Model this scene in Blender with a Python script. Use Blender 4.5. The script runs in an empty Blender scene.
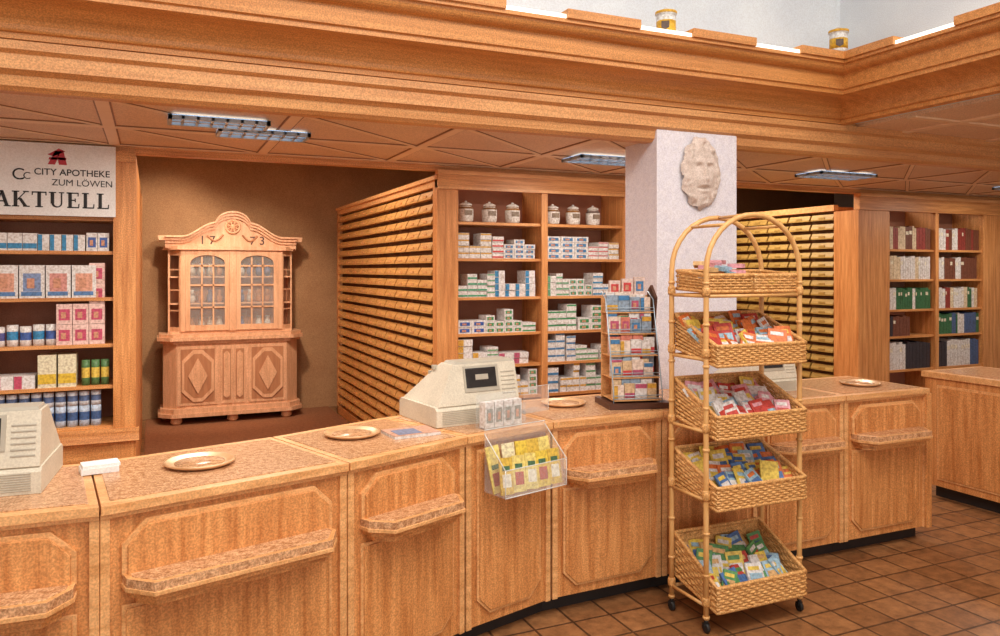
import bpy, math, random
from mathutils import Matrix, Vector
R=random.Random(7)
rad=math.radians
S=bpy.context.scene
try:
    S.view_settings.view_transform='Standard'; S.view_settings.look='None'
except Exception as e: print(e)

# ---------------- materials ----------------
def lin(c):
    return tuple((x/255/12.92 if x/255<=.04045 else ((x/255+.055)/1.055)**2.4) for x in c)+(1,)
def newmat(name,rough=.6):
    m=bpy.data.materials.new(name); m.use_nodes=True
    nt=m.node_tree; b=nt.nodes['Principled BSDF']; b.inputs['Roughness'].default_value=rough
    return m,nt,b
def noisemat(name,c1,c2,scale=(8,8,8),rough=.6,detail=6,bump=.0,ns=1.0,speck=0,met=0):
    m,nt,b=newmat(name,rough)
    b.inputs['Metallic'].default_value=met
    tc=nt.nodes.new('ShaderNodeTexCoord'); mp=nt.nodes.new('ShaderNodeMapping')
    mp.inputs['Scale'].default_value=scale
    nt.links.new(tc.outputs['Object'],mp.inputs[0])
    n=nt.nodes.new('ShaderNodeTexNoise'); n.inputs['Scale'].default_value=ns; n.inputs['Detail'].default_value=detail
    n.inputs['Roughness'].default_value=.65
    nt.links.new(mp.outputs[0],n.inputs['Vector'])
    cr=nt.nodes.new('ShaderNodeValToRGB'); cr.color_ramp.elements[0].position=.35; cr.color_ramp.elements[1].position=.65
    cr.color_ramp.elements[0].color=lin(c1); cr.color_ramp.elements[1].color=lin(c2)
    nt.links.new(n.outputs['Fac'],cr.inputs[0])
    out=cr.outputs[0]
    if speck:
        n2=nt.nodes.new('ShaderNodeTexNoise'); n2.inputs['Scale'].default_value=150; n2.inputs['Detail'].default_value=3
        nt.links.new(tc.outputs['Object'],n2.inputs['Vector'])
        c2n=nt.nodes.new('ShaderNodeValToRGB'); c2n.color_ramp.elements[0].position=.38; c2n.color_ramp.elements[1].position=.62
        c2n.color_ramp.elements[0].color=(1-speck*.85,1-speck,1-speck*1.1,1); c2n.color_ramp.elements[1].color=(1+speck*.6,)*3+(1,)
        nt.links.new(n2.outputs['Fac'],c2n.inputs[0])
        mx=nt.nodes.new('ShaderNodeMix'); mx.data_type='RGBA'; mx.blend_type='MULTIPLY'; mx.inputs[0].default_value=1
        nt.links.new(out,mx.inputs[6]); nt.links.new(c2n.outputs[0],mx.inputs[7]); out=mx.outputs[2]
    nt.links.new(out,b.inputs['Base Color'])
    if bump:
        bp=nt.nodes.new('ShaderNodeBump'); bp.inputs['Strength'].default_value=bump; bp.inputs['Distance'].default_value=.01
        nt.links.new(n.outputs['Fac'],bp.inputs['Height']); nt.links.new(bp.outputs[0],b.inputs['Normal'])
    return m
WH=noisemat('wood_grain_horizontal',(188,120,62),(228,164,100),(2.5,30,45),.45,speck=.26)
WV=noisemat('wood_grain_vertical',(190,120,62),(230,164,100),(35,35,2.2),.45,speck=.26)
WL=noisemat('wood_light_edge',(212,150,90),(240,184,124),(3,30,30),.4,speck=.2)
WD=noisemat('wood_dark_gap',(90,54,30),(110,66,40),(20,20,20),.7)
WC=noisemat('wood_cornice',(194,128,66),(220,154,88),(1.5,20,40),.45,speck=.26)
WCL=noisemat('wood_beam',(204,142,86),(226,168,108),(1.5,20,40),.45,speck=.24)
SHELFBACK=noisemat('shelf_back',(160,104,80),(178,122,94),(4,4,4),.7,speck=.15)
DRAW=noisemat('drawer_front_wood',(190,136,72),(222,168,96),(20,4,60),.5,speck=.25)
DRAW2=noisemat('drawer_front_olive',(160,126,62),(188,152,80),(20,4,60),.5,speck=.25)
DRGAP=noisemat('drawer_gap',(80,50,26),(98,64,34),(9,9,9),.8)
CEIL=noisemat('ceiling_panel_wood',(224,190,156),(236,204,172),(1.5,1.5,1.5),.55,speck=.2)
CEILT=noisemat('ceiling_trim',(238,204,166),(246,216,182),(6,6,6),.5)
CEILD=noisemat('ceiling_groove',(140,92,56),(154,104,66),(6,6,6),.5)
GRAN=noisemat('granite_beige',(176,124,84),(228,182,138),(45,45,45),.22,detail=8,speck=.34)
WHITE=noisemat('white_plaster',(216,224,232),(226,234,240),(3,3,3),.8,speck=.08)
COLM=noisemat('column_plaster',(224,220,230),(236,232,238),(30,30,30),.8,bump=.2,speck=.12)
NICHE=noisemat('niche_wall_paint',(164,122,84),(178,136,96),(2,2,2),.85,speck=.2)
CARPET=noisemat('carpet_brown',(140,88,56),(166,110,72),(40,40,40),.95,speck=.3)
BLACK=noisemat('black_toe',(26,20,18),(36,28,26),(9,9,9),.6)
CAB=noisemat('pickled_oak_pink',(214,162,122),(238,190,150),(26,26,3),.5,speck=.22)
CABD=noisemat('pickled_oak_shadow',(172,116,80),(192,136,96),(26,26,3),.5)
PLAS=noisemat('beige_plastic',(208,198,178),(220,210,190),(9,9,9),.5,speck=.1)
PLASD=noisemat('grey_plastic',(172,162,146),(186,176,158),(9,9,9),.5)
DISP=noisemat('dark_display',(36,34,34),(50,46,46),(9,9,9),.2)
WICK=noisemat('wicker_straw',(192,136,74),(230,178,112),(60,60,60),.55,speck=.3)
BAMB=noisemat('bamboo_cane',(206,152,88),(230,180,116),(14,14,5),.4)
PLAST=noisemat('stone_relief',(206,188,176),(226,210,200),(20,20,20),.8,bump=.3,speck=.2)
BRASS=noisemat('copper_dish',(206,156,108),(230,184,136),(12,12,12),.3,met=.2)
CHROM=noisemat('louvre_metal',(150,170,186),(180,196,208),(9,9,9),.3,met=.3)
DKW=noisemat('dark_brown_frame',(70,40,28),(92,54,38),(9,9,40),.5)
PAPER=noisemat('paper_white',(226,224,222),(238,236,234),(5,5,5),.7,speck=.08)
TXTB=noisemat('ink_black',(30,28,30),(36,34,36),(5,5,5),.6)
TXTR=noisemat('ink_red',(170,40,56),(180,50,62),(5,5,5),.6)
RUB=noisemat('rubber_black',(24,22,22),(34,32,30),(5,5,5),.6)
def colmat():
    m,nt,b=newmat('printed_packaging',.5)
    a=nt.nodes.new('ShaderNodeAttribute'); a.attribute_name='Col'
    tc=nt.nodes.new('ShaderNodeTexCoord')
    n=nt.nodes.new('ShaderNodeTexNoise'); n.inputs['Scale'].default_value=70; n.inputs['Detail'].default_value=3
    nt.links.new(tc.outputs['Object'],n.inputs['Vector'])
    cr=nt.nodes.new('ShaderNodeValToRGB'); cr.color_ramp.elements[0].position=.3; cr.color_ramp.elements[1].position=.6
    cr.color_ramp.elements[0].color=(.62,.55,.5,1); cr.color_ramp.elements[1].color=(1,1,1,1)
    nt.links.new(n.outputs['Fac'],cr.inputs[0])
    mx=nt.nodes.new('ShaderNodeMix'); mx.data_type='RGBA'; mx.blend_type='MULTIPLY'; mx.inputs[0].default_value=1
    nt.links.new(a.outputs['Color'],mx.inputs[6]); nt.links.new(cr.outputs[0],mx.inputs[7])
    nt.links.new(mx.outputs[2],b.inputs['Base Color'])
    return m
PC=colmat()
def tilemat():
    m,nt,b=newmat('floor_tiles_brown',.4)
    tc=nt.nodes.new('ShaderNodeTexCoord'); mp=nt.nodes.new('ShaderNodeMapping')
    nt.links.new(tc.outputs['Object'],mp.inputs[0])
    br=nt.nodes.new('ShaderNodeTexBrick'); br.offset=0; br.inputs['Scale'].default_value=1
    br.inputs['Brick Width'].default_value=.2; br.inputs['Row Height'].default_value=.2
    br.inputs['Mortar Size'].default_value=.007; br.inputs['Mortar Smooth'].default_value=.3
    br.inputs['Color1'].default_value=lin((138,94,58)); br.inputs['Color2'].default_value=lin((166,118,76))
    br.inputs['Mortar'].default_value=lin((84,56,36))
    nt.links.new(mp.outputs[0],br.inputs['Vector'])
    n=nt.nodes.new('ShaderNodeTexNoise'); n.inputs['Scale'].default_value=14; n.inputs['Detail'].default_value=10; n.inputs['Roughness'].default_value=.7
    nt.links.new(tc.outputs['Object'],n.inputs['Vector'])
    cr=nt.nodes.new('ShaderNodeValToRGB'); cr.color_ramp.elements[0].position=.35; cr.color_ramp.elements[1].position=.65
    cr.color_ramp.elements[0].color=(.55,.5,.46,1); cr.color_ramp.elements[1].color=(1.15,1.1,1.05,1)
    nt.links.new(n.outputs['Fac'],cr.inputs[0])
    mx=nt.nodes.new('ShaderNodeMix'); mx.data_type='RGBA'; mx.blend_type='MULTIPLY'; mx.inputs[0].default_value=1
    nt.links.new(br.outputs['Color'],mx.inputs[6]); nt.links.new(cr.outputs[0],mx.inputs[7])
    nt.links.new(mx.outputs[2],b.inputs['Base Color'])
    bp=nt.nodes.new('ShaderNodeBump'); bp.inputs['Strength'].default_value=.5; bp.inputs['Distance'].default_value=.004; bp.invert=True
    nt.links.new(br.outputs['Fac'],bp.inputs['Height']); nt.links.new(bp.outputs[0],b.inputs['Normal'])
    return m
TILE=tilemat()
def emit(name,c,s):
    m,nt,b=newmat(name); b.inputs['Emission Color'].default_value=lin(c); b.inputs['Emission Strength'].default_value=s
    b.inputs['Base Color'].default_value=lin(c); return m
EM=emit('lamp_diffuser',(225,240,255),1.0)
EMS=emit('light_strip_white',(255,252,240),1.2)
def glass(name,alpha=.18,tint=(235,240,240)):
    m,nt,b=newmat(name,.05)
    b.inputs['Base Color'].default_value=lin(tint); b.inputs['Alpha'].default_value=alpha
    return m
ACR=glass('clear_acrylic',.12); ACE=glass('acrylic_edge',.6,(240,240,236)); GLS=glass('cabinet_glass',.12)

# ---------------- mesh builder ----------------
class MB:
    def __init__(s): s.v=[];s.f=[];s.m=[];s.c=[];s.sm=[];s.mats=[];s.M=Matrix()
    def mi(s,m):
        if m not in s.mats: s.mats.append(m)
        return s.mats.index(m)
    def av(s,p): s.v.append(tuple(s.M@Vector(p))); return len(s.v)-1
    def af(s,idx,mat,col=None,sm=False):
        s.f.append(idx); s.m.append(s.mi(mat)); s.c.append(col or (1,1,1)); s.sm.append(sm)
    def box(s,x0,x1,y0,y1,z0,z1,mat,col=None):
        s.hexa(((x0,y0,z0),(x1,y0,z0),(x1,y1,z0),(x0,y1,z0),(x0,y0,z1),(x1,y0,z1),(x1,y1,z1),(x0,y1,z1)),mat,col)
    def hexa(s,P,mat,col=None):
        i=[s.av(p) for p in P]
        for q in ((0,3,2,1),(4,5,6,7),(0,1,5,4),(1,2,6,5),(2,3,7,6),(3,0,4,7)): s.af([i[k] for k in q],mat,col)
    def prism(s,poly,z0,z1,mat,col=None,axis='z',matside=None,sm=False):
        def P(a,b,h): return (a,b,h) if axis=='z' else ((a,h,b) if axis=='y' else (h,a,b))
        n=len(poly)
        lo=[s.av(P(a,b,z0)) for a,b in poly]; hi=[s.av(P(a,b,z1)) for a,b in poly]
        s.af(lo[::-1],mat,col); s.af(hi,mat,col)
        for k in range(n): s.af([lo[k],lo[(k+1)%n],hi[(k+1)%n],hi[k]],matside or mat,col,sm)
    def lathe(s,prof,c,mat,seg=20,col=None,colf=None):
        rings=[]
        for r,z in prof:
            rings.append([s.av((c[0]+r*math.cos(2*math.pi*k/seg),c[1]+r*math.sin(2*math.pi*k/seg),c[2]+z)) for k in range(seg)])
        for j in range(len(rings)-1):
            for k in range(seg):
                s.af([rings[j][k],rings[j][(k+1)%seg],rings[j+1][(k+1)%seg],rings[j+1][k]],mat,colf(j) if colf else col,True)
        s.af(rings[0][::-1],mat,col); s.af(rings[-1],mat,colf(len(prof)-2) if colf else col)
    def tube(s,pts,r,mat,seg=8,closed=False,col=None):
        pts=[Vector(p) for p in pts]; n=len(pts); rings=[]; up=None
        for i in range(n):
            a=pts[(i-1)%n] if (closed or i>0) else pts[i]; b=pts[(i+1)%n] if (closed or i<n-1) else pts[i]
            d=(b-a).normalized()
            if up is None:
                up=Vector((0,0,1)) if abs(d.z)<.9 else Vector((1,0,0))
            u=d.cross(up)
            if u.length<1e-4: u=d.cross(Vector((0,1,0)))
            u.normalize(); w=u.cross(d).normalized(); up=w
            rr=r[i] if isinstance(r,(list,tuple)) else r
            rings.append([s.av(pts[i]+rr*(math.cos(2*math.pi*k/seg)*u+math.sin(2*math.pi*k/seg)*w)) for k in range(seg)])
        m=n if closed else n-1
        for j in range(m):
            A=rings[j];B=rings[(j+1)%n]
            for k in range(seg): s.af([A[k],A[(k+1)%seg],B[(k+1)%seg],B[k]],mat,col,True)
        if not closed: s.af(rings[0],mat,col); s.af(rings[-1][::-1],mat,col)
    def obj(s,name,parent=None,bevel=0):
        me=bpy.data.meshes.new(name); me.from_pydata(s.v,[],s.f)
        for m in s.mats: me.materials.append(m)
        me.polygons.foreach_set('material_index',s.m); me.polygons.foreach_set('use_smooth',s.sm)
        ca=me.color_attributes.new('Col','FLOAT_COLOR','CORNER')
        arr=[]
        for f,c in zip(s.f,s.c):
            arr.extend((c[0],c[1],c[2],1.0)*len(f))
        ca.data.foreach_set('color',arr)
        me.update()
        import bmesh
        bm=bmesh.new(); bm.from_mesh(me); bmesh.ops.recalc_face_normals(bm,faces=bm.faces); bm.to_mesh(me); bm.free()
        o=bpy.data.objects.new(name,me); S.collection.objects.link(o)
        if parent: o.parent=parent
        if bevel:
            b=o.modifiers.new('bevel','BEVEL'); b.width=bevel; b.segments=2; b.limit_method='ANGLE'; b.angle_limit=rad(40)
        return o
def L3(c): return lin(c)[:3]
def T(x,y,z=0,a=0): return Matrix.Translation((x,y,z))@Matrix.Rotation(a,4,'Z')

# ---------------- camera ----------------
cd=bpy.data.cameras.new('camera'); cam=bpy.data.objects.new('camera',cd); S.collection.objects.link(cam)
cd.sensor_width=36; cd.lens=28.08; cd.shift_y=-.048; cd.clip_start=.05
cam.location=(0,0,1.65); cam.rotation_euler=(rad(90),0,rad(-24)); S.camera=cam

# ---------------- room shell ----------------
def simple(name,args,mat,bevel=0):
    b=MB(); b.box(*args,mat); return b.obj(name,None,bevel)
simple('floor',(-6,10.2,-4,9.6,-.1,0),TILE)
simple('carpet',(-.07,1.93,4.1,9.44,0,.006),CARPET)
simple('carpet',(4.47,6.28,4.5,9.44,0,.006),CARPET)
simple('wall_back',(-6,10.2,9.45,9.6,0,3.0),NICHE)
simple('wall_left',(-6.15,-6,-4,9.6,-.1,4.7),WHITE)
simple('wall_right',(10.2,10.35,-4,9.6,-.1,4.7),WHITE)
simple('wall_upper_back',(-6,4.45,3.93,4.1,2.66,4.6),WHITE)
simple('wall_upper_right',(4.30,4.45,-4,3.93,2.66,4.6),WHITE)
simple('ceiling_hall',(-6,4.45,-4,4.1,4.6,4.7),WHITE)
simple('ceiling_aisle',(-6,10.2,5.64,9.6,2.95,3.05),WHITE)
simple('ceiling_side',(4.45,10.2,-4,3.93,2.637,2.72),CEIL)
simple('wall_header',(-6,10.2,5.56,5.64,2.40,3.05),WH)
# low ceiling with panels
b=MB(); b.box(-6,10.2,4.05,5.56,2.45,2.55,CEIL)
x=-5.62; P_=.90
while x<10:
    b.box(x-.03,x+.03,4.07,5.56,2.441,2.45,CEILT); 
    for s_ in (-.038,.030): b.box(x+s_,x+s_+.008,4.07,5.56,2.444,2.4505,CEILD)
    for (ya,yb) in ((4.10,4.80),(4.86,5.50)):
        for (p,q) in (((x+.05,ya),(x+P_-.05,yb)),):
            d=Vector((q[0]-p[0],q[1]-p[1])).normalized()
            for (hw,zb,mt) in ((.019,2.446,CEILD),(.013,2.442,CEILT)):
                n=Vector((-d.y,d.x))*hw
                b.prism([(p[0]-n.x,p[1]-n.y),(q[0]-n.x,q[1]-n.y),(q[0]+n.x,q[1]+n.y),(p[0]+n.x,p[1]+n.y)],zb,2.45,mt)
    x+=P_
for y in (4.83,5.53): 
    b.box(-6,10.2,y-.03,y+.03,2.4405,2.45,CEILT); b.box(-6,10.2,y-.038,y-.03,2.444,2.4505,CEILD); b.box(-6,10.2,y+.03,y+.038,2.444,2.4505,CEILD)
b.obj('ceiling')
b=MB()
for x in [4.9+.9*i for i in range(6)]: b.box(x-.03,x+.03,-1,3.93,2.624,2.637,CEILT)
for y in [3.5-.9*i for i in range(5)]: b.box(4.45,10,y-.03,y+.03,2.626,2.637,CEILT)
b.obj('trim_side_ceiling')
# beam
b=MB()
b.prism([(3.93,2.52),(3.965,2.50),(3.975,2.455),(4.0,2.436),(4.07,2.436),(4.07,2.66),(3.93,2.66)],-6,10.2,WCL,axis='x')
b.prism([(3.905,2.60),(3.93,2.585),(3.93,2.637),(3.905,2.637)],-6,10.2,WCL,axis='x')
b.obj('beam')
# cornice
prof=[(-.02,2.637),(.0,2.637),(.03,2.642),(.03,2.668),(.045,2.672)]
for k in range(9):
    a=k/8*math.pi/2; prof.append((.05+.15*(1-math.cos(a)),2.68+.10*math.sin(a)))
prof+=[(.225,2.785),(.225,2.81),(.24,2.815)]
prof+=[(.245,2.90)]
for k in range(7):
    a=k/6*math.pi/2; prof.append((.25+.06*math.sin(a),2.905+.045*(1-math.cos(a))))
prof+=[(.33,2.952),(.33,2.972),(-.02,2.972)]
X0,Y0=4.30,3.93
b=MB(); cols=[]
for o,z in prof: cols.append([b.av((-6,Y0-o,z)),b.av((X0-o,Y0-o,z)),b.av((X0-o,-4,z))])
for j in range(len(cols)-1):
    for k in range(2): b.af([cols[j][k],cols[j][k+1],cols[j+1][k+1],cols[j+1][k]],WC)
P=.811; xs=1.632-P*8
while xs<3.7:
    x1=min(xs+.355,3.97)
    b.box(xs,x1,3.605,3.66,2.972,2.995,EMS)
    xe=min(xs+P,3.97)
    if x1<3.9: b.box(x1,xe,3.585,3.68,2.972,3.02,WC)
    xs+=P
ys=3.234
while ys>-3.5:
    b.box(3.975,4.03,ys-.38,ys,2.972,2.995,EMS); b.box(3.955,4.05,ys-P,ys-.38,2.972,3.02,WC); ys-=P
b.box(3.955,4.05,3.234,3.72,2.972,3.02,WC)
b.obj('cornice')
# column
b=MB(); b.box(2.805,3.42,3.95,4.30,0,2.51,COLM); b.obj('column',None,.004)

# lion relief plaque (height field)
def relief():
    from mathutils import noise
    b=MB(); nx,nz=60,84; cx,cz=3.12,2.255; w,h=.155,.235
    g=lambda x,z,a,c,s,t: math.exp(-((x-a)/s)**2-((z-c)/t)**2)
    def H(u,v):
        r=math.sqrt(u*u+v*v); ang=math.atan2(v,u)
        hgt=.045*(max(0,1-r**4))
        m=max(0,min(1,(math.sqrt((u/.62)**2+((v+.05)/.68)**2)-.9)*4))
        curl=.5+.5*math.sin(ang*8+r*9+3*noise.noise((u*3,v*3,0)))
        mane=m*(.013*curl+.010*noise.noise((u*8,v*8,1)))*(1 if r<.93 else .4)
        f=.026*g(u,v,0,-.02,.11,.30)+.016*g(u,v,0,-.2,.17,.1)+.012*g(u,v,-.3,-.18,.2,.22)+.012*g(u,v,.3,-.18,.2,.22)
        f+=.014*g(u,v,-.26,.27,.18,.06)+.014*g(u,v,.26,.27,.18,.06)-.018*g(u,v,-.25,.14,.12,.06)-.018*g(u,v,.25,.14,.12,.06)
        f+=.009*g(u,v,-.25,.13,.06,.035)+.009*g(u,v,.25,.13,.06,.035)
        f+=.010*g(u,v,0,-.33,.2,.04)-.018*g(u,v,0,-.42,.24,.03)+.012*g(u,v,0,-.50,.18,.05)+.012*g(u,v,0,-.68,.2,.12)
        return hgt+mane+f*(1-m)
    idx=[[None]*(nz+1) for _ in range(nx+1)]
    for i in range(nx+1):
        for j in range(nz+1):
            u=-1+2*i/nx; v=-1+2*j/nz; an=math.atan2(v,u)
            if math.hypot(u,v)<=.97+.035*math.sin(an*11):
                idx[i][j]=b.av((cx+u*w,3.949-H(u,v)*1.1-.004,cz+v*h))
    for i in range(nx):
        for j in range(nz):
            q=[idx[i][j],idx[i+1][j],idx[i+1][j+1],idx[i][j+1]]
            if None not in q: b.af(q,PLAST,sm=True)
    b.obj('lion_head_relief')
relief()

# ceiling fixtures
def fixture(x,y,w,d):
    b=MB(); z=2.438
    b.box(x-w/2,x+w/2,y-d/2,y+d/2,z-.004,z-.001,EM)
    for a in (x-w/2,x+w/2-.02): b.box(a,a+.02,y-d/2,y+d/2,z-.025,z,CHROM)
    for a in (y-d/2,y+d/2-.02): b.box(x-w/2,x+w/2,a,a+.02,z-.025,z,CHROM)
    n=int(w/.07)
    for k in range(1,n): b.box(x-w/2+k*w/n-.007,x-w/2+k*w/n+.007,y-d/2,y+d/2,z-.022,z-.004,CHROM)
    b.box(x-w/2,x+w/2,y-.014,y+.014,z-.022,z-.004,CHROM)
    b.obj('ceiling_lamp')
fixture(.32,4.36,.5,.2); fixture(.58,4.64,.5,.22); fixture(2.95,4.74,.6,.28); fixture(5.14,4.74,.62,.28); fixture(-2.1,4.6,.6,.28); fixture(7.6,4.74,.6,.28)

# ---------------- product helpers ----------------
WHT=L3((232,228,226)); 
def pbox(b,x0,x1,y0,y1,z0,z1,base,stripe,mode=0):
    b.box(x0,x1,y0,y1,z0,z1,PC,base)
    h=z1-z0;w=x1-x0; e=.0015
    if mode==0: b.box(x0+.001,x1-.001,y0-e,y0,z0+h*.12,z0+h*.42,PC,stripe)
    elif mode==1: b.box(x0+.001,x0+w*.38,y0-e,y0,z0+.002,z1-.002,PC,stripe)
    elif mode==2:
        b.box(x0+w*.15,x1-w*.15,y0-e,y0,z0+h*.2,z0+h*.75,PC,stripe)
        b.box(x0+w*.3,x1-w*.4,y0-2*e,y0-e,z0+h*.3,z0+h*.6,PC,L3((210,150,120)))
    else: b.box(x0+.001,x1-.001,y0-e,y0,z1-h*.3,z1-.003,PC,stripe)
def rowboxes(b,x0,x1,y0,z,hmin,hmax,wmin,wmax,pal,stack=False,bases=None,depth=.16):
    x=x0+.01
    while x<x1-wmin-.01:
        w=R.uniform(wmin,wmax); h=R.uniform(hmin,hmax); n=R.choice((1,2,2,3,4)); st=R.choice(pal); mode=R.randrange(4)
        base=R.choice(bases) if bases else WHT
        for k in range(n):
            if x+w>x1-.01: break
            zz=z
            reps=R.choice((2,3,4)) if stack else 1
            for q in range(reps):
                pbox(b,x,x+w-.003,y0+R.uniform(0,.01),y0+depth,zz,zz+h-.002,base,st,mode); zz+=h
            x+=w
        x+=R.choice((0,0,.005,.015))
def jar(b,x,y,z,h,r,band=(150,110,70)):
    prof=[(r*.75,0),(r*.95,h*.08),(r,h*.3),(r,h*.62),(r*.85,h*.72),(r*.7,h*.76),(r*.82,h*.79),(r*.8,h*.86),(r*.4,h*.93),(r*.16,h*.94),(r*.18,h),(r*.05,h*1.02)]
    bc=L3(band); wc=L3((240,236,230))
    b.lathe(prof,(x,y,z),PC,16,wc,lambda j: bc if j in (3,5) else wc)
    b.prism([(x-r*.5,z+h*.32),(x+r*.5,z+h*.32),(x+r*.5,z+h*.55),(x-r*.5,z+h*.55)],y-r*1.01,y-r*.8,PC,L3((150,130,110)),axis='y')
def can(b,x,y,z,h,r,c1,c2):
    b.lathe([(r,0),(r,h*.3),(r,h*.7),(r,h),(r*.9,h)],(x,y,z),PC,12,c1,lambda j:c2 if j==1 else c1)

# ---------------- left shelf unit ----------------
YF=5.54
def shelf_frame(b,uprights,y0,y1,zs,ztop,zbot,base=True):
    for (a,c) in uprights: b.box(a,c,y0,y1,0,ztop,WV)
    xa=uprights[0][0]; xb=uprights[-1][1]
    b.box(xa,xb,y1,y1+.02,0,ztop,SHELFBACK)
    for i in range(len(uprights)-1):
        for z in zs: b.box(uprights[i][1],uprights[i+1][0],y0+.02,y1,z-.022,z,WH)
    if base: b.box(xa+.001,xb-.001,y0+.005,y0+.04,0,zbot,WH)
b=MB()
ups=[(-2.5,-2.44),(-1.72,-1.66),(-.96,-.90),(-.23,-.10)]
zsl=[1.985,1.77,1.476,1.18,.917,.66]
shelf_frame(b,ups,YF,YF+.36,zsl,2.40,.65)
b.box(-2.5,-.10,YF+.38,9.0,0,2.40,WV)
b.box(-2.5,-.10,YF-.015,YF+.03,2.34,2.41,WH)
b.prism([(YF-.03,.56),(YF+.004,.55),(YF+.004,.64),(YF-.015,.64),(YF-.02,.60)],-2.5,-.08,WH,axis='x')
b.obj('shelf_unit')
blue=[L3((70,100,170)),L3((60,140,190)),L3((90,90,150))]
warm=[L3((200,60,60)),L3((220,170,60)),L3((60,90,160)),L3((220,120,60)),L3((90,150,90)),L3((200,80,110))]
b=MB()
for (xa,xb) in ((-2.44,-1.72),(-1.66,-.96),(-.90,-.23)):
    y=YF+.03
    rowboxes(b,xa,xb,y,1.77,.10,.12,.05,.08,blue,bases=[WHT,L3((220,230,240))])
    x=xa+.01
    while x<xb-.13:
        pbox(b,x,x+.135,y,y+.16,1.476,1.68,WHT,R.choice((L3((225,165,140)),L3((130,150,190)),L3((215,150,140)))),2)
        b.box(x+.01,x+.12,y-.002,y,1.49,1.515,PC,L3((90,130,180))); x+=.142
    x=xa+.04
    while x<xb-.33:
        can(b,x,y+.05,1.18,R.choice((.12,.13)),.032,WHT,R.choice(blue)); x+=.07
    rowboxes(b,xb-.33,xb,y,1.18,.11,.13,.07,.10,warm,True,bases=[WHT,L3((236,200,190))])
    rowboxes(b,xa,xb-.42,y,.917,.08,.11,.08,.12,warm)
    for k in range(2): pbox(b,xb-.42+k*.11,xb-.32+k*.11,y,y+.15,.917,1.12,L3((230,222,190)),L3((225,190,60)),0)
    for k in range(3): can(b,xb-.16+k*.055,y+.05,.917,.16,.024,L3((90,130,80)),L3((230,200,90)))
    x=xa+.04
    while x<xb-.04: 
        can(b,x,y+.05,.66,.13,.03,L3((190,205,225)),L3((70,100,150))); can(b,x,y+.05,.792,.09,.03,L3((220,225,232)),L3((90,110,150))); x+=.066
b.obj('medicine_packages')
# sign
b=MB(); b.box(-.985,-.215,YF-.03,YF-.017,1.985,2.43,PAPER); sg=b.obj('shop_sign')
def text(body,x,z,size,mat,name,y=YF-.0312,sx=1,parent=None,bold=0,align='CENTER',ext=.0006):
    c=bpy.data.curves.new(name,'FONT'); c.body=body; c.size=size; c.align_x=align; c.extrude=ext; c.offset=bold
    o=bpy.data.objects.new(name,c); o.location=(x,y,z); o.rotation_euler=(rad(90),0,0); o.scale=(sx,1,1)
    c.materials.append(mat); S.collection.objects.link(o); o.parent=parent; return o
def serif(word,x,z,h,parent):
    b=MB(); y0,y1=YF-.032,YF-.0302; tk=h*.20; th=h*.08; sf=h*.07
    def st(x0,z0,x1,z1,w): b.prism([(x0-w/2,z0),(x0+w/2,z0),(x1+w/2,z1),(x1-w/2,z1)],y0,y1,TXTB,axis='y')
    def hb(x0,x1,zc,w): b.prism([(x0,zc-w/2),(x1,zc-w/2),(x1,zc+w/2),(x0,zc+w/2)],y0,y1,TXTB,axis='y')
    def s(xc,zz,w): hb(xc-w/2,xc+w/2,zz,sf)
    B,Tp=z+sf/2,z+h-sf/2
    for ch in word:
        if ch=='A':
            w=h*.95; st(x+w*.16,z,x+w*.5,z+h,th); st(x+w*.80,z,x+w*.47,z+h,tk); hb(x+w*.25,x+w*.7,z+h*.33,th); s(x+w*.15,B,h*.3); s(x+w*.8,B,h*.38)
        elif ch=='K':
            w=h*.98; st(x+w*.2,z,x+w*.2,z+h,tk); s(x+w*.2,B,h*.4); s(x+w*.2,Tp,h*.4); st(x+w*.3,z+h*.42,x+w*.78,z+h,th); st(x+w*.78,z,x+w*.42,z+h*.56,tk); s(x+w*.8,B,h*.38); s(x+w*.78,Tp,h*.32)
        elif ch=='T':
            w=h*.9; st(x+w*.5,z,x+w*.5,z+h,tk); s(x+w*.5,B,h*.42); hb(x+w*.06,x+w*.94,Tp-th*.1,th); st(x+w*.08,z+h*.76,x+w*.08,z+h,th*.8); st(x+w*.92,z+h*.76,x+w*.92,z+h,th*.8)
        elif ch=='U':
            w=h*.95; st(x+w*.24,z+h*.25,x+w*.24,z+h,tk); st(x+w*.78,z+h*.25,x+w*.78,z+h,th); s(x+w*.24,Tp,h*.4); s(x+w*.78,Tp,h*.3)
            pts=[]
            for k in range(11):
                a=math.pi+k/10*math.pi; pts.append((x+w*.5+ (w*.32)*math.cos(a),z+h*.27+h*.27*math.sin(a)))
            for k in range(10,-1,-1):
                a=math.pi+k/10*math.pi; pts.append((x+w*.53+ (w*.2)*math.cos(a),z+h*.27+h*.18*math.sin(a)))
            b.prism(pts,y0,y1,TXTB,axis='y')
        elif ch in 'EL':
            w=h*(.82 if ch=='E' else .8); st(x+w*.26,z,x+w*.26,z+h,tk); hb(x+w*.06,x+w*.85,B,th); s(x+w*.26,Tp,h*.4); st(x+w*.85,z,x+w*.88,z+h*.28,th*.8)
            if ch=='E': hb(x+w*.06,x+w*.82,Tp,th); hb(x+w*.3,x+w*.62,z+h*.5,th); st(x+w*.82,z+h*.76,x+w*.82,z+h,th*.8); st(x+w*.62,z+h*.38,x+w*.62,z+h*.62,th*.8)
        x+=w+h*.06
    b.obj('serif_lettering',parent)
serif('AKTUELL',-.875,2.035,.096,sg)
text('CITY APOTHEKE',-.455,2.235,.056,TXTB,'lettering_top',parent=sg,bold=.0006)
text('ZUM LÖWEN',-.40,2.172,.056,TXTB,'lettering_middle',parent=sg)
b=MB()
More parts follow.
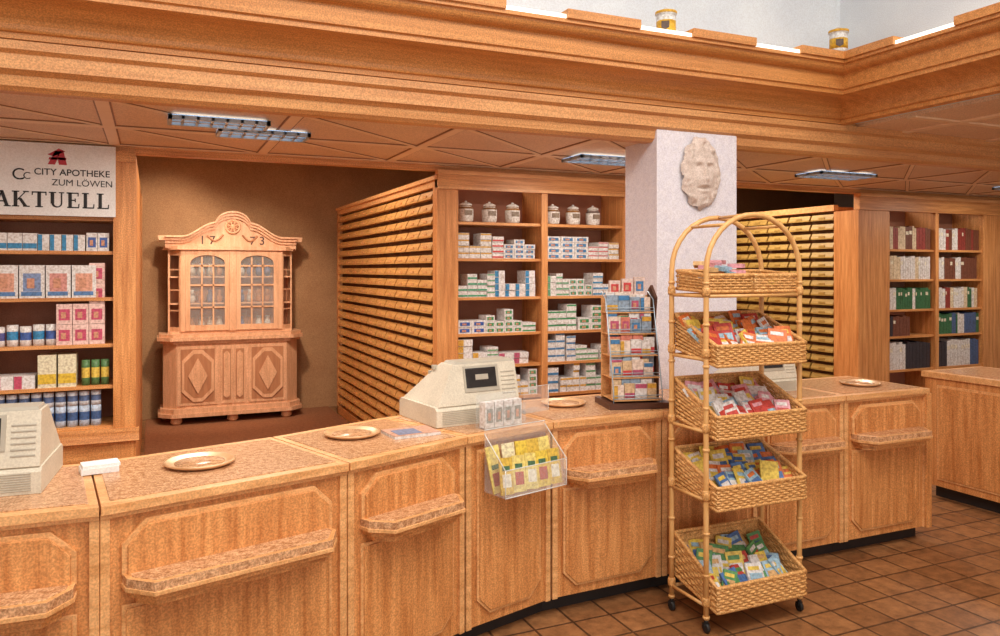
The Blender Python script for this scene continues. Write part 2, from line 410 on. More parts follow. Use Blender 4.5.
zr,xr,yy0,yy1=2.30,-.54,YF-.032,YF-.0302
b.prism([(xr-.05,zr),(xr-.01,zr),(xr+.02,zr+.085),(xr-.01,zr+.085)],yy0,yy1,TXTR,axis='y')
b.prism([(xr+.01,zr),(xr+.055,zr),(xr+.035,zr+.085),(xr+.0,zr+.085)],yy0,yy1,TXTR,axis='y')
b.prism([(xr-.045,zr+.03),(xr+.05,zr+.03),(xr+.05,zr+.045),(xr-.04,zr+.045)],yy0,yy1,TXTR,axis='y')
b.prism([(xr-.05,zr+.06),(xr-.02,zr+.05),(xr+.045,zr+.085),(xr+.01,zr+.10)],yy0,yy1,TXTR,axis='y')
b.obj('red_emblem',sg)
text('C',-.745,2.20,.10,TXTB,'c_emblem',parent=sg); text('C',-.70,2.205,.06,TXTB,'c_emblem_small',parent=sg)

# ---------------- drawer bank ----------------
def drawers(b,X,ya,yb,z0,z1,nrow,ncol,mat):
    ph=(z1-z0)/nrow; pw=(yb-ya)/ncol
    b.box(X+.05,X+.06,ya,yb,z0-.02,z1+.02,DRGAP)
    for r in range(nrow):
        for c in range(ncol):
            y0=ya+c*pw+.012; y1=ya+(c+1)*pw-.012; a=z0+r*ph+.034; t=z0+(r+1)*ph-.002
            poly=[(X+.05,t),(X+.02,t),(X-.004,a+.014),(X-.004,a),(X+.05,a)]
            b.prism(poly,y0,y1,mat,axis='y')
            b.box(X-.006,X+.001,(y0+y1)/2-.04,(y0+y1)/2+.04,a+.018,a+.034,WL if mat is DRAW else mat)
b=MB()
b.box(2.02,4.45,YF+.38,9.0,0,2.30,WV)
drawers(b,1.95,YF+.12,8.96,.10,2.26,22,10,DRAW)
b.box(1.95,2.05,YF,YF+.10,0,2.34,WV)
b.box(1.95,2.02,YF+.10,9.0,2.28,2.34,WL); b.box(1.93,2.02,YF,9.0,2.33,2.36,WL)
b.box(1.95,2.02,YF+.1,9.0,0,.09,WH)
b.box(1.95,1.975,8.96,9.02,0,2.3,WV)
ups=[(2.05,2.12),(2.83,2.885),(3.60,3.66),(4.38,4.45)]
zsc=[2.02,1.74,1.44,1.16,.91,.66,.4]
shelf_frame(b,ups,YF,YF+.36,zsc,2.30,.3)
b.box(1.95,4.45,YF-.02,YF+.05,2.27,2.40,WH); b.box(1.94,4.46,YF-.04,YF,2.37,2.40,WL); b.box(1.95,4.46,YF-.03,YF,2.26,2.28,WL)
b.obj('drawer_shelf_block')
b=MB()
b.box(6.37,8.6,YF+.38,9.0,0,2.30,WV)
drawers(b,6.30,YF+.30,8.96,.10,2.22,22,10,DRAW2)
b.box(6.30,6.66,YF,YF+.30,0,2.239,WV); b.box(6.30,6.36,YF+.3,9.0,2.25,2.31,WL)
ups=[(6.66,6.73),(7.40,7.45),(8.15,8.3),]
zsb=[1.86,1.555,1.25,.98,.64,.4]
shelf_frame(b,ups,YF,YF+.36,zsb,2.30,.3)
b.box(8.3,10.2,YF,YF+.1,0,2.40,WV)
b.box(6.295,10.2,YF-.02,YF+.05,2.24,2.40,WH); b.box(6.29,10.2,YF-.04,YF,2.37,2.40,WL)
b.obj('drawer_shelf_block')
b=MB()
pal=[L3((210,70,70)),L3((70,130,180)),L3((100,160,110)),L3((220,170,70)),L3((190,90,120))]
for (xa,xb) in ((2.12,2.83),(2.885,3.60),(3.66,4.38)):
    y=YF+.03
    rowboxes(b,xa,xb,y,1.74,.035,.05,.09,.14,pal,True)
    rowboxes(b,xa,xb,y,1.44,.045,.06,.06,.10,[L3((70,160,120)),L3((60,140,190)),L3((110,170,130))],True)
    rowboxes(b,xa,xb,y,1.16,.035,.06,.07,.12,[L3((50,90,170)),L3((60,150,90)),L3((220,170,50))],True)
    rowboxes(b,xa,xb,y,.91,.035,.06,.08,.13,pal,True)
    rowboxes(b,xa,xb,y,.66,.05,.07,.06,.11,pal,True)
b.obj('medicine_packages')
b=MB()
for xs in ((2.22,2.42,2.62),(2.98,3.17,3.36),(3.8,4.0,4.2)):
    for x in xs: jar(b,x,YF+.1,2.02,.165,.06,R.choice(((150,110,70),(120,100,90),(170,120,60))))
b.obj('apothecary_jars')
b=MB()
def books(xa,xb,z,h,cols,y=YF+.04):
    x=xa+.005
    while x<xb-.05:
        c=R.choice(cols); w0=R.uniform(.025,.055)
        for k in range(R.choice((1,2,3,4))):
            w=w0
            if x+w>xb-.005: break
            hh=h*R.uniform(.9,1)
            b.box(x,x+w-.003,y,y+.2,z,z+hh,PC,c); b.box(x+.004,x+w-.007,y-.001,y,z+hh*.65,z+hh*.8,PC,L3((235,225,200)) if R.random()<.4 else c)
            x+=w
red=L3((150,60,50)); brn=L3((120,70,50)); wh=L3((228,222,218)); crm=L3((226,204,170)); grn=L3((60,110,70)); dk=L3((60,54,60)); bl=L3((80,100,140))
books(6.73,7.40,1.86,.24,[red,brn,crm,dk]); books(7.45,8.15,1.86,.24,[red,red,brn,wh])
books(6.73,7.40,1.555,.24,[wh,wh,crm]); books(7.45,8.15,1.555,.24,[wh,crm,crm,brn])
books(6.73,7.40,1.25,.22,[grn,wh,grn]); books(7.45,8.15,1.25,.22,[wh,grn,red,crm])
books(6.73,7.1,.98,.21,[brn,dk,wh]); books(7.45,8.15,.98,.22,[bl,grn,grn,wh])
books(6.73,7.40,.64,.28,[dk,wh,wh]); books(7.45,8.15,.64,.28,[wh,wh,dk,bl])
b.obj('books')

# ---------------- baroque cabinet ----------------
def cabinet():
    b=MB(); b.M=T(.07,8.90,.0066); W=1.46
    def plan(i,ch=.13,D=.45): return [(i,D),(i,i+ch),(i+ch,i),(W-i-ch,i),(W-i,i+ch),(W-i,D)]
    for fx,fy in ((.16,.08),(W-.16,.08),(.08,.38),(W-.08,.38),(W/2,.08)): b.lathe([(.04,0),(.06,.02),(.055,.06),(.04,.08)],(fx,fy,0),CAB,14)
    def st(i,z0,z1,m=CAB): b.prism([(p[0],p[1]) for p in plan(i)],z0,z1,m)
    st(-.02,.08,.12); st(0,.12,.17); st(.03,.17,.86); st(.0,.86,.89); st(-.03,.89,.93); st(-.01,.93,.96)
    y=.03
    def octo(x0,x1,z0,z1,c): return [(x0+c,z0),(x1-c,z0),(x1,z0+c),(x1,z1-c),(x1-c,z1),(x0+c,z1),(x0,z1-c),(x0,z0+c)]
    def rect(x0,x1,z0,z1): return [(x0,z0),(x1,z0),(x1,z1),(x0,z1)]
    def ornate(x0,x1,z0,z1):
        b.prism(rect(x0,x1,z0,z1),y-.012,y,CAB,axis='y')
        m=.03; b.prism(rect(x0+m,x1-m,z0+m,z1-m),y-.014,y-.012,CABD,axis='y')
        c=(x1-x0)*.28
        b.prism(octo(x0+m+.01,x1-m-.01,z0+m+.01,z1-m-.01,c),y-.03,y-.014,CAB,axis='y')
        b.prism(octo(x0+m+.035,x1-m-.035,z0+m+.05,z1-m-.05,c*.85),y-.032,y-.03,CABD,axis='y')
        xm,zm=(x0+x1)/2,(z0+z1)/2; ww=(x1-x0)*.24; hh=(z1-z0)*.30
        b.prism([(xm-ww,zm),(xm,zm-hh),(xm+ww,zm),(xm,zm+hh)],y-.045,y-.032,CAB,axis='y')
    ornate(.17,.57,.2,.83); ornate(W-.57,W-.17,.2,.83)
    for k in range(2):
        x0=.60+k*.135
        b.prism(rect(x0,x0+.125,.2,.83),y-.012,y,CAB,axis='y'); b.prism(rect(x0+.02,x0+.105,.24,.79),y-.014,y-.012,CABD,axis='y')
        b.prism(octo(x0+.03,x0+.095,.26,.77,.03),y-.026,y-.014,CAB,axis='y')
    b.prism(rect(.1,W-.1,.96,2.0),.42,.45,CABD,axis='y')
    b.box(.08,.10,.2,.45,.96,1.90,CAB); b.box(W-.10,W-.08,.2,.45,.96,1.90,CAB)
    b.box(.08,W-.08,.12,.45,1.86,1.90,CAB)
    for z in (1.27,1.56): b.box(.1,W-.1,.16,.42,z,z+.015,CAB)
    b.box(.10,W-.10,.10,.45,.96,.985,CAB)
    for sgn in (0,1):
        def q(x): return x if sgn==0 else W-x
        for (p0,p1) in (((.08,.22),(.10,.195)),((.185,.105),(.21,.08))):
            b.prism([(q(p0[0]),p0[1]),(q(p1[0]),p1[1]),(q(p1[0])+.0,p1[1]+.03),(q(p0[0]),p0[1]+.03)],.985,1.86,CAB)
        for z0,z1 in ((.985,1.03),(1.20,1.215),(1.42,1.435),(1.64,1.655),(1.80,1.86)):
            b.prism([(q(.08),.22),(q(.21),.08),(q(.21),.10),(q(.08),.24)],z0,z1,CAB)
    fy=.08
    b.box(.20,.25,fy,fy+.04,.985,1.86,CAB); b.box(W-.25,W-.20,fy,fy+.04,.985,1.86,CAB); b.box(W/2-.035,W/2+.035,fy-.01,fy+.04,.985,1.9,CAB)
    for x0,x1 in ((.252,W/2-.037),(W/2+.037,W-.252)):
        b.box(x0,x0+.045,fy-.006,fy+.02,.99,1.86,CAB); b.box(x1-.045,x1,fy-.006,fy+.02,.99,1.86,CAB)
        b.box(x0+.045,x1-.045,fy-.005,fy+.02,.99,1.05,CAB)
        xm=(x0+x1)/2; hw=(x1-x0)/2-.045; pts=[]
        for k in range(11):
            a=math.pi-k/10*math.pi; pts.append((xm+hw*math.cos(a),1.72+.085*math.sin(a)))
        for k in range(len(pts)-1):
            p,q2=pts[k],pts[k+1]
            b.prism([p,q2,(q2[0],1.87),(p[0],1.87)],fy-.005,fy+.02,CAB,axis='y')
        for z in (1.24,1.48,1.69): b.box(x0+.045,x1-.045,fy,fy+.012,z-.009,z+.009,CAB)
        for k in (1,2):
            xx=x0+.045+k*(x1-x0-.09)/3; b.box(xx-.008,xx+.008,fy,fy+.0125,1.05,1.79,CAB)
        b.box(x0+.045,x1-.045,fy+.013,fy+.016,1.05,1.80,GLS)
        for z in (.985,1.285,1.575):
            for k in range(4):
                x=x0+.07+k*.095; c=R.choice(((230,230,225),(120,130,170),(200,140,90),(225,215,200)))
                b.lathe([(.02,0),(.035,.03),(.035,.07),(.02,.11),(.025,.14)],(x,.28,z+.001),PC,10,L3(c))
    def top(x):
        u=abs(x-W/2)/(W/2)
        if u<.24: return 2.13+.125*math.sqrt(max(0,1-(u/.24)**2))
        if u<.72:
            t=(u-.24)/.48; return 1.98+.155*(.5+.5*math.cos(t*math.pi))
        return 1.98
    N=60; xa,xb=.05,W-.05
    for k in range(N):
        p=xa+(xb-xa)*k/N; q3=xa+(xb-xa)*(k+1)/N
        b.prism([(p,1.88),(q3,1.88),(q3,top(q3)),(p,top(p))],.10,.14,CAB,axis='y')
        for (o0,o1,yy) in ((-.05,-.02,.07),(-.02,.01,.04),(.01,.03,.01)):
            b.prism([(p,top(p)+o0),(q3,top(q3)+o0),(q3,top(q3)+o1),(p,top(p)+o1)],yy,.14,CAB,axis='y')
    for sx in (-1,1):
        xe=W/2+sx*(W/2-.04)
        b.prism([(xe-.05,1.96),(xe+.05,1.96),(xe+.06,2.01),(xe-.06,2.01)],.08,.42,CAB,axis='y')
    st(.04,1.86,1.90); 
    M=b.M.copy(); b.M=b.M@Matrix.Translation((W/2,.10,2.12))@Matrix.Rotation(rad(90),4,'X')
    b.lathe([(.085,0),(.085,.02),(.07,.03),(.06,.015),(.03,.02),(.0,.035)],(0,0,0),CAB,24); b.M=M
    for k in range(8):
        a=k/8*2*math.pi; b.tube([(W/2+.02*math.cos(a),.085,2.12+.02*math.sin(a)),(W/2+.058*math.cos(a),.075,2.12+.058*math.sin(a))],[.006,.014],CABD,8)
    for sx in (-1,1):
        b.tube([(W/2+sx*(.10+.16*t),.09,2.03-.07*math.sin(t*3)) for t in [i/8 for i in range(9)]],.010,CABD,8)
    o=b.obj('display_cabinet')
    for tx,x in (('1 7',.07+.47),('7 3',.07+.99)): text(tx,x,1.93,.13,DKW,'date_carving',y=8.90+.098,parent=o,bold=.001)
cabinet()

# ---------------- service counter ----------------
H=.93
PTS=[(-2.7,2.95),(-1.85,2.80),(-1.0,2.70),(-.146,2.659),(.672,2.886),(1.24,3.125),(1.729,3.262),(2.374,3.285),(3.0,3.28),(3.63,3.275),(4.32,3.27)]
def offs(d):
    out=[]
    n=len(PTS)
    for i in range(n):
        ns=[]
        if i>0: a=Vector(PTS[i])-Vector(PTS[i-1]); a.normalize(); ns.append(Vector((-a.y,a.x)))
        if i<n-1: a=Vector(PTS[i+1])-Vector(PTS[i]); a.normalize(); ns.append(Vector((-a.y,a.x)))
        m=sum(ns,Vector((0,0))); m.normalize(); k=d/max(.5,m.dot(ns[0])); out.append(Vector(PTS[i])+m*k)
    return out
def counter():
    b=MB()
    O={d:offs(d) for d in (0,.012,.03,.10,.045,.56,.60,.62,.575)}
    n=len(PTS)
    for i in range(n-1):
        def quad(d0,d1,z0,z1,m,ins=0):
            a,c=O[d0][i],O[d0][i+1]; e,f=O[d1][i+1],O[d1][i]
            if ins:
                t=(c-a).normalized()*ins; t2=(e-f).normalized()*ins
                a,c,e,f=a+t,c-t,e-t2,f+t2
            b.prism([tuple(a),tuple(c),tuple(e),tuple(f)],z0,z1,m)
        quad(.10,.56,0,.085,BLACK)
        quad(.03,.60,.085,H-.045,WV)
        quad(.012,.60,H-.045,H-.03,WL,.002)
        quad(0,.62,H-.03,H,WL,.003)
        quad(.045,.575,H,H+.003,GRAN,.03)
        A,Bp=Vector(PTS[i]),Vector(PTS[i+1]); L=(Bp-A).length; ang=math.atan2((Bp-A).y,(Bp-A).x)
        b.M=T(A.x,A.y,0,ang); y=.03
        ch=.07; e=.065
        if i!=5:
            def up(m,mt=0): return [(e+m,.70),(e+m,.795-m*.3),(e+ch+m*.4,.865-m),(L-e-ch-m*.4,.865-m),(L-e-m,.795-m*.3),(L-e-m,.70)]
            b.prism(up(0),y-.016,y,WL,axis='y'); b.prism(up(.016),y-.026,y-.016,WV,axis='y')
            d=.145
            pl=lambda m:[(e+m,y),(e+m,y-.055),(e+.06+m*.5,y-d+m),(L-e-.06-m*.5,y-d+m),(L-e-m,y-.055),(L-e-m,y)]
            b.prism(pl(.004),.672,.702,WL,matside=GRAN); b.prism(pl(.0),.660,.674,WL); b.prism(pl(.014),.642,.662,WH); b.prism(pl(.034),.618,.642,WH); b.prism(pl(.022),.70,.705,GRAN)
            zt=.605
        else: zt=.86
        def lo(m): return [(e+m,zt-m),(e+m,.20+m*.4),(e+ch+m*.4,.13+m),(L-e-ch-m*.4,.13+m),(L-e-m,.20+m*.4),(L-e-m,zt-m)]
        b.prism(lo(0),y-.012,y,WL,axis='y'); b.prism(lo(.012),y-.018,y-.012,WV,axis='y')
        b.box(.004,.032,y-.014,y+.01,.085,H-.045,WL); b.box(L-.032,L-.004,y-.014,y+.01,.085,H-.045,WL)
        b.box(-.004,.004,y-.004,y+.01,.085,H-.046,WD)
        b.M=Matrix()
    b.box(4.29,4.335,3.27,3.89,.085,H-.03,WV)
    b.obj('service_counter',None,.0025)
counter()
b=MB()
b.box(5.24,5.75,.5,3.92,0,.09,BLACK); b.box(5.18,5.80,.5,3.96,.09,.87,WV); b.box(5.16,5.82,.48,3.98,.87,.91,WL); b.box(5.21,5.78,.5,3.94,.91,.912,GRAN)
for k in range(4):
    y0=.80+k*.78; b.box(5.17,5.18,y0,y0+.72,.14,.82,WL); b.box(5.164,5.17,y0+.015,y0+.705,.155,.805,WV)
b.obj('side_counter',None,.003)
ZT=H+.0032
# ---------------- trays ----------------
for (x,y,r) in ((.159,3.08,.125),(.789,3.35,.12),(2.0,3.66,.12),(4.04,3.54,.12)):
    b=MB(); b.lathe([(r*.8,0),(r,.012),(r,.018),(r*.93,.018),(r*.82,.008),(r*.72,.008)],(x,y,ZT),BRASS,40)
    b.lathe([(r*.7,.0085),(r*.7,.011),(r*.05,.011)],(x,y,ZT),GRAN,32); b.obj('change_tray')
b=MB(); b.M=T(1.03,3.275,ZT,rad(6))
b.box(-.105,.11,-.075,.085,0,.012,PC,L3((230,225,220))); b.box(-.105,.11,-.075,.085,.0121,.014,PC,L3((215,165,140))); b.box(-.08,.03,-.06,.04,.0141,.0155,PC,L3((130,140,170))); b.obj('magazine')
b=MB(); b.M=T(-.175,3.12,ZT,rad(10)); b.box(-.06,.06,-.04,.04,0,.02,PAPER); b.box(-.055,.065,-.035,.045,.02,.03,PAPER); b.obj('paper_slips')

# ---------------- cash registers ----------------
def register(x,y,a,s=1):
    b=MB(); b.M=T(x,y,ZT,a)@Matrix.Scale(s,4)
    b.prism([(0,.0),(0,.075),(.02,.09),(.38,.09),(.40,.075),(.40,0)],-.23,.23,PLAS,axis='x')
    b.hexa([(-.215,.01,.09),(.225,.01,.09),(.225,.385,.09),(-.215,.385,.09),(-.12,.05,.275),(.222,.05,.275),(.222,.17,.275),(-.12,.17,.275)],PLAS)
    b.hexa([(-.11,.05,.275),(.215,.05,.275),(.215,.165,.275),(-.11,.165,.275),(-.10,.06,.287),(.21,.06,.287),(.21,.155,.287),(-.10,.155,.287)],PLASD)
    c=lambda z:.01+(z-.09)/.185*.04
    for (x0,x1,z0,z1,m,e) in ((-.07,.12,.145,.265,PLASD,.004),(-.06,.105,.165,.255,DISP,.007)):
        b.prism([(c(z0)-e,z0),(c(z0)+.01,z0),(c(z1)+.01,z1),(c(z1)-e,z1)],x0,x1,m,axis='x')
    b.prism([(c(.20)-.0085,.20),(c(.20),.20),(c(.225),.225),(c(.225)-.0085,.225)],-.01,.06,PLASD,axis='x')
    for k in range(8): b.box(-.20,.20,-.003,.002,.012+k*.008,.0155+k*.008,PLASD)
    for k in range(6):
        z=.125+k*.02
        b.prism([(c(z)-.003,z),(c(z)+.004,z),(c(z+.006)+.004,z+.006),(c(z+.006)-.003,z+.006)],.135,.21,PLASD,axis='x')
    for r in range(5):
        for k in range(8):
            yy=.20+r*.035; zz=.275-(yy-.17)*.86
            b.box(-.15+k*.035,-.125+k*.035,yy-.01,yy+.01,zz-.01,zz+.012,PLASD)
    b.obj('cash_register',None,.004)
register(1.40,3.37,rad(8)); register(-.545,2.90,rad(-4),.95); register(3.32,3.52,rad(0),.85)

# ---------------- acrylic leaflet holder on counter front ----------------
def holder():
    A=Vector(PTS[5]);Bp=Vector(PTS[6]); d=(Bp-A).normalized(); mid=(A+Bp)/2; ang=math.atan2(d.y,d.x)
    b=MB(); b.M=T(mid.x+.01,mid.y,0,ang); t=.004; w=.18; y0,y1=-.15,-.006
    b.box(-w,w,y0,y1,.68,.68+t,ACR); b.box(-w,w,y0,y0+t,.684,.80,ACR); b.box(-w,w,y1-t,y1,.684,.95,ACR)
    for x in (-w,w-t):
        b.prism([(y0+t,.684),(y1-t,.684),(y1-t,.93),(y0+t,.80)],x,x+t,ACR,axis='x')
    e=.0025
    for p,q in (((-w,y0,.80),(w,y0,.80)),((-w,y0,.682),(w,y0,.682)),((-w,y0,.682),(-w,y0,.80)),((w,y0,.682),(w,y0,.80)),((-w,y0,.80),(-w,y1,.935)),((w,y0,.80),(w,y1,.935)),((-w,y1,.95),(w,y1,.95))):
        b.tube([p,q],e,ACE,6)
    cols=[L3((236,206,80)),L3((240,220,130)),L3((226,190,80)),L3((240,230,190))]
    M0=b.M.copy()
    for k in range(10):
        col=k%5; row=k//5
        x=-.145+col*.072; yy=y0+.025+.05*row
        b.M=M0@Matrix.Translation((x,yy,.688))@Matrix.Rotation(rad(R.uniform(-8,8)),4,'Y')@Matrix.Rotation(rad(-12),4,'X')
        c=R.choice(cols); h=.155+.045*row
        b.box(-.036,.036,0,.006,0,h,PC,c); b.box(-.024,.024,-.001,0,.03,.085,PC,L3((190,80,60)) if k%2 else L3((240,236,220))); b.box(-.022,.02,-.001,0,.10,.12,PC,L3((80,120,90)))
    b.M=M0
    b.obj('leaflet_holder')
    b=MB(); b.M=T(1.47,3.235,ZT,ang)
    b.box(-.12,.12,-.0,.07,0,.004,ACR); b.box(-.12,.12,0,.004,.004,.10,ACR); b.box(-.12,.12,.066,.07,.004,.15,ACR)
    for k in range(4): pbox(b,-.11+k*.055,-.06+k*.055,.012,.055,.005,.12,WHT,L3((150,150,140)),2)
    b.obj('card_holder')
    b=MB(); b.M=T(1.76,3.52,ZT,rad(20)); b.box(-.08,.1,0,.004,0,.13,ACR); b.box(-.08,.1,.0,.09,0,.004,ACR); b.box(-.08,-.076,.0,.09,0,.1,ACR); b.tube([(-.08,0,.13),(.1,0,.13)],.002,ACE,6); b.tube([(.1,0,0),(.1,0,.13)],.002,ACE,6); b.obj('acrylic_stand')
holder()

# ---------------- counter leaflet rack ----------------
def carousel():
    b=MB(); b.M=T(2.32,3.50,ZT,rad(-14)); w=.13
    b.prism([(-w-.03,-.13),(w+.04,-.13),(w+.04,.13),(-w-.03,.13)],0,.03,DKW)
    b.prism([(-.02,.03),(.12,.03),(.12,.60),(.07,.635),(.0,.57),(.03,.42),(-.02,.3)],w+.004,w+.018,DKW,axis='x')
    b.box(-w,w,.105,.115,.03,.58,WL)
    for sx in (-w-.003,w+.0): 
        b.tube([(sx,-.11,.03),(sx,-.11,.09),(sx,.02,.56),(sx,.10,.60)],.003,CHROM,6)
    for t in range(5):
        z=.04+t*.112; yy=-.11+t*.030
        b.box(-w,w,yy,.10,z,z+.005,WL)
        for zz in (.012,.028): b.tube([(-w,yy-.002,z+zz),(w,yy-.002,z+zz)],.0022,CHROM,6)
        for r in range(3):
            x=-w+.002+r*.005; yo=yy+.008+r*.028
            if yo>.07: continue
            while x<w-.04:
                c=R.choice((WHT,WHT,L3((215,130,110)),L3((235,215,200)),L3((150,170,190)),L3((225,195,155)))); ww=R.uniform(.045,.07)
                if x+ww>w: break
                pbox(b,x,x+ww-.003,yo,yo+.018,z+.006,z+.08+r*.016+R.uniform(0,.018),c,R.choice(pal),R.randrange(4)); x+=ww
    for k in range(3): pbox(b,-.10+k*.07,-.04+k*.07,.06,.08,.585,.66+.01*k,L3((225,200,190)),R.choice(pal),2)
    b.obj('counter_leaflet_rack')
carousel()

# ---------------- wicker rack ----------------
def rack():
    x0,x1=2.30,2.86; yf,yr=2.86,3.118; r=.0125
    par=bpy.data.objects.new('wicker_basket_stand',None); S.collection.objects.link(par)
    b=MB()
    xc=(x0+x1)/2; rr=(x1-x0)/2
    for y in (yf,yr):
        zs=1.645; pts=[(x0,y,.06)]+[(x0,y,z) for z in (.4,.8,1.2,zs)]
        for k in range(1,16):
            a=math.pi-k/16*math.pi; pts.append((xc+rr*math.cos(a),y,zs+.265*math.sin(a)))
        pts+=[(x1,y,z) for z in (zs,1.2,.8,.4,.06)]
        b.tube(pts,r,BAMB,12)
        for x in (x0,x1):
            for z in [.07+.19*k for k in range(9)]: b.lathe([(r*1.25,-.006),(r*1.35,0),(r*1.25,.006)],(x,y,z),BAMB,12)
            for z in (.14,.62,.93,1.27,1.55): b.lathe([(r*1.3,-.02),(r*1.5,-.01),(r*1.5,.01),(r*1.3,.02)],(x,y,z),WICK,12)
    for z in (.12,.60,.91,1.24,1.53):
        for x in (x0,x1): b.tube([(x,yf,z),(x,yr,z+.0)],.008,BAMB,8)
        for y in (yf,yr): b.tube([(x0,y,z),(x1,y,z)],.008,BAMB,8)
    for a in (.3,.5,.7):
        an=math.pi*a; X=xc+rr*math.cos(an); Z=1.645+.265*math.sin(an); b.tube([(X,yf,Z),(X,yr,Z)],.008,BAMB,8)
    b.obj('bamboo_frame',par)
    b=MB()
    for x in (x0,x1):
        for y in (yf,yr):
            b.lathe([(.008,.04),(.012,.062)],(x,y,0),RUB,10)
            b.box(x-.014,x+.014,y-.006,y+.012,.03,.045,RUB)
            M=b.M.copy(); b.M=Matrix.Translation((x-.009,y,.0225))@Matrix.Rotation(rad(90),4,'Y'); b.lathe([(.018,0),(.0225,.003),(.0225,.015),(.018,.018)],(0,0,0),RUB,16); b.M=M
    b.obj('casters',par)
    def basket(xa,xb,ya,yb,zb,hf,hb,slope,n):
        b=MB(); D=yb-ya
        def zz(y,f): 
            t=(y-ya)/D; return zb+slope*t+f*(hf+(hb-hf)*t)
        per=[]
        st=.024
        nx=max(3,int((xb-xa)/st)); ny=max(3,int(D/st))
        for k in range(nx): per.append((xa+(xb-xa)*k/nx,ya,0,-1))
        for k in range(ny): per.append((xb,ya+D*k/ny,1,0))
        for k in range(nx): per.append((xb-(xb-xa)*k/nx,yb,0,1))
        for k in range(ny): per.append((xa,yb-D*k/ny,-1,0))
        for s in range(n):
            f=(s+.3)/n; pts=[]
            for k,(x,y,nx_,ny_) in enumerate(per):
                o=.0035*(1 if (k+s)%2 else -1); pts.append((x+nx_*o,y+ny_*o,zz(y,f)))
            b.tube(pts,.0068*max(.8,hf/.1),WICK,6,True)
        for k,(x,y,_,_) in enumerate(per):
            b.tube([(x,y,zz(y,0)),(x,y,zz(y,1))],.003,BAMB,5)
        for f,q in ((1,.0095),(0,.008)):
            b.tube([(x,y,zz(y,f)) for x,y,_,_ in per],q,WICK,8,True)
        i=[b.av(p) for p in ((xa,ya,zz(ya,.05)),(xb,ya,zz(ya,.05)),(xb,yb,zz(yb,.05)),(xa,yb,zz(yb,.05)),)]
        b.af(i,WICK)
        e=.004
        j=[b.av(p) for p in ((xa+e,yb-e,zz(yb,.05)),(xb-e,yb-e,zz(yb,.05)),(xb-e,yb-e,zz(yb,.95)),(xa+e,yb-e,zz(yb,.95)))]; b.af(j,WICK)
        b.obj('basket',par)
    def packets(xa,xb,ya,yb,zf,zr,cols,sz=(.06,.10)):
        b=MB(); rows=4
        for r_ in range(rows):
            t=(r_+.4)/rows; y=ya+(yb-ya)*t; z=zf+(zr-zf)*t; x=xa+.04
            while x<xb-.03:
                w=R.uniform(sz[0],sz[1]); h=R.uniform(.09,.13); c=R.choice(cols); c2=R.choice(cols+[WHT])
                b.M=Matrix.Translation((x,y+R.uniform(-.01,.01),z+.012))@Matrix.Rotation(rad(R.uniform(-25,25)),4,'Z')@Matrix.Rotation(rad(-R.uniform(25,50)),4,'X')@Matrix.Rotation(rad(R.uniform(-16,16)),4,'Y')
                b.box(-w/2,w/2,0,.012,0,h,PC,c); b.box(-w*.38,w*.38,-.0015,0,h*.2,h*.55,PC,c2); b.box(-w*.38,w*.3,-.0015,0,h*.68,h*.85,PC,R.choice(cols))
                x+=w*.72
        b.M=Matrix(); b.obj('packets',par)
    a,c=x0+.018,x1-.018; ya,yb=yf-.055,yr+.0
    org=L3((222,120,60)); yel=L3((236,206,90)); rd=L3((200,70,60)); blu=L3((80,120,180)); gr=L3((90,150,90)); pk=L3((225,160,170)); wt=WHT; tan=L3((225,180,120)); lb=L3((160,195,215))
    for (zb,hf,hb,sl,cols) in ((1.215,.09,.16,.06,[org,yel,org,rd,wt,lb,org]),(.885,.10,.18,.06,[wt,pk,wt,yel,rd,wt,lb]),(.565,.10,.17,.05,[yel,blu,org,wt,lb,yel]),(.105,.11,.20,.07,[gr,yel,blu,rd,lb,wt,tan])):
        basket(a,c,ya,yb,zb,hf,hb,sl,9)
        packets(a+.01,c-.01,ya+.035,yb-.06,zb+.035,zb+.07+sl,cols)
    xm=xc
    basket(a,xm-.01,ya+.06,yb-.02,1.55,.075,.085,.01,6); basket(xm+.01,c,ya+.06,yb-.02,1.55,.075,.085,.01,6)
    b=MB()
    for k in range(14):
        x=R.uniform(a+.04,xm-.04); y=R.uniform(ya+.1,yb-.06); b.M=Matrix.Translation((x,y,1.60+.006*k))@Matrix.Rotation(R.uniform(-1,1),4,'Z')@Matrix.Rotation(R.uniform(-.3,.3),4,'X'); b.box(-.035,.035,-.025,.025,0,.02,PC,R.choice((wt,tan,pk,lb)))
        b.M=Matrix.Translation((x+.25,y,1.57+.003*k))@Matrix.Rotation(R.uniform(-1,1),4,'Z'); b.box(-.03,.03,-.02,.02,0,.02,PC,R.choice((tan,yel,tan)))
    b.M=Matrix(); b.obj('packets',par)
rack()

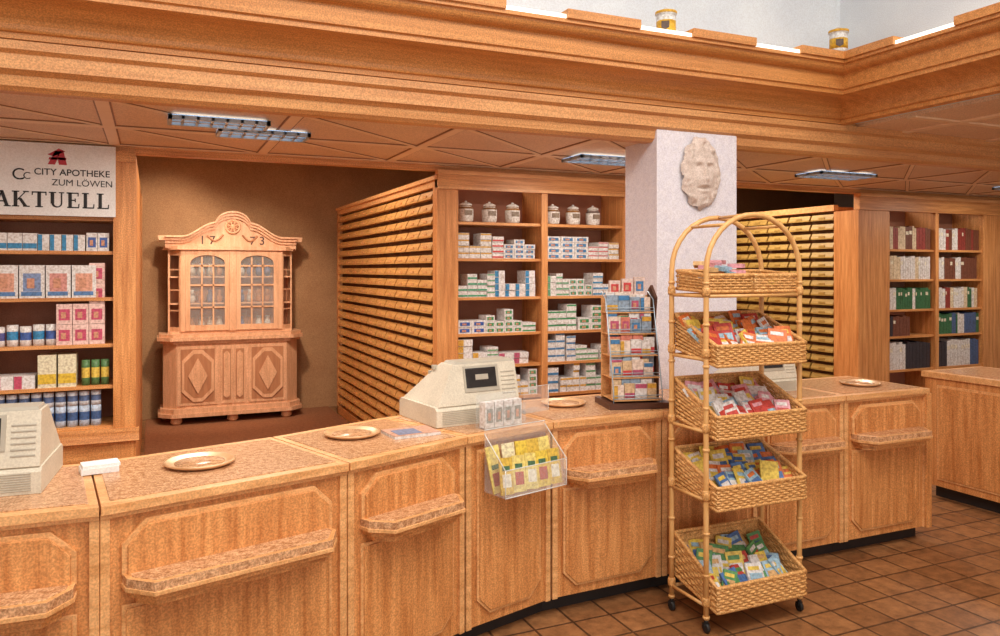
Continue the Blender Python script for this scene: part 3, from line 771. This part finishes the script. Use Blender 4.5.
# jars on gallery ledge
for (x,y,z) in ((2.69,3.70,2.9725),(4.0,3.67,3.0205)):
    b=MB(); bc=L3((226,176,50)); wc=L3((232,232,230)); dk2=L3((90,70,60))
    b.lathe([(.04,0),(.055,.01),(.055,.04),(.055,.09),(.055,.125),(.045,.135),(.062,.14),(.062,.155),(.03,.165),(.012,.18)],(x,y,z),PC,20,wc,lambda j: bc if j in (6,7) else wc)
    b.lathe([(.0556,.035),(.0556,.10)],(x,y,z),PC,20,bc)
    b.M=T(x,y,z,rad(-40)); b.prism([(-.022,.055),(0,.04),(.022,.055),(.022,.09),(-.022,.09)],-.058,-.05,PC,dk2,axis='y'); b.M=Matrix()
    b.obj('gallery_jar')

# ---------------- lights ----------------
def area(name,loc,size,e,col=(1,.93,.84),rot=(0,0,0),sy=None):
    l=bpy.data.lights.new(name,'AREA'); l.energy=e; l.size=size; l.color=col
    if sy: l.shape='RECTANGLE'; l.size_y=sy
    o=bpy.data.objects.new(name,l); o.location=loc; o.rotation_euler=rot; S.collection.objects.link(o); return o
area('hall_light',(1.0,.2,4.5),4,170,(1,.96,.9),sy=4)
for x,y in ((.32,4.36),(.58,4.64),(2.95,4.74),(5.14,4.74),(-2.1,4.6),(7.6,4.74)): area('lamp_light',(x,y,2.40),.5,17,(1,.93,.82),sy=.2)
for x in (-.5,1.6,3.7): area('front_light',(x,1.2,4.4),.8,36,(1,.92,.82))
def spot(loc,tgt,e,ang,col=(1,.84,.68)):
    l=bpy.data.lights.new('spot_light','SPOT'); l.energy=e; l.spot_size=rad(ang); l.spot_blend=.7; l.color=col; l.shadow_soft_size=.08
    o=bpy.data.objects.new('spot_light',l); o.location=loc; o.rotation_euler=(Vector(tgt)-Vector(loc)).to_track_quat('-Z','Y').to_euler(); S.collection.objects.link(o)
spot((.8,6.8,2.85),(.8,9.0,1.3),190,60); spot((.2,8.3,2.85),(.1,9.4,1.6),60,90)
area('aisle_light',(.9,6.6,2.9),.9,42,(1,.88,.72)); area('aisle_light',(5.4,6.6,2.9),.9,50,(1,.9,.76))
w=bpy.data.worlds.new('world'); S.world=w; w.use_nodes=True
w.node_tree.nodes['Background'].inputs[0].default_value=(1,.94,.87,1); w.node_tree.nodes['Background'].inputs[1].default_value=1.2
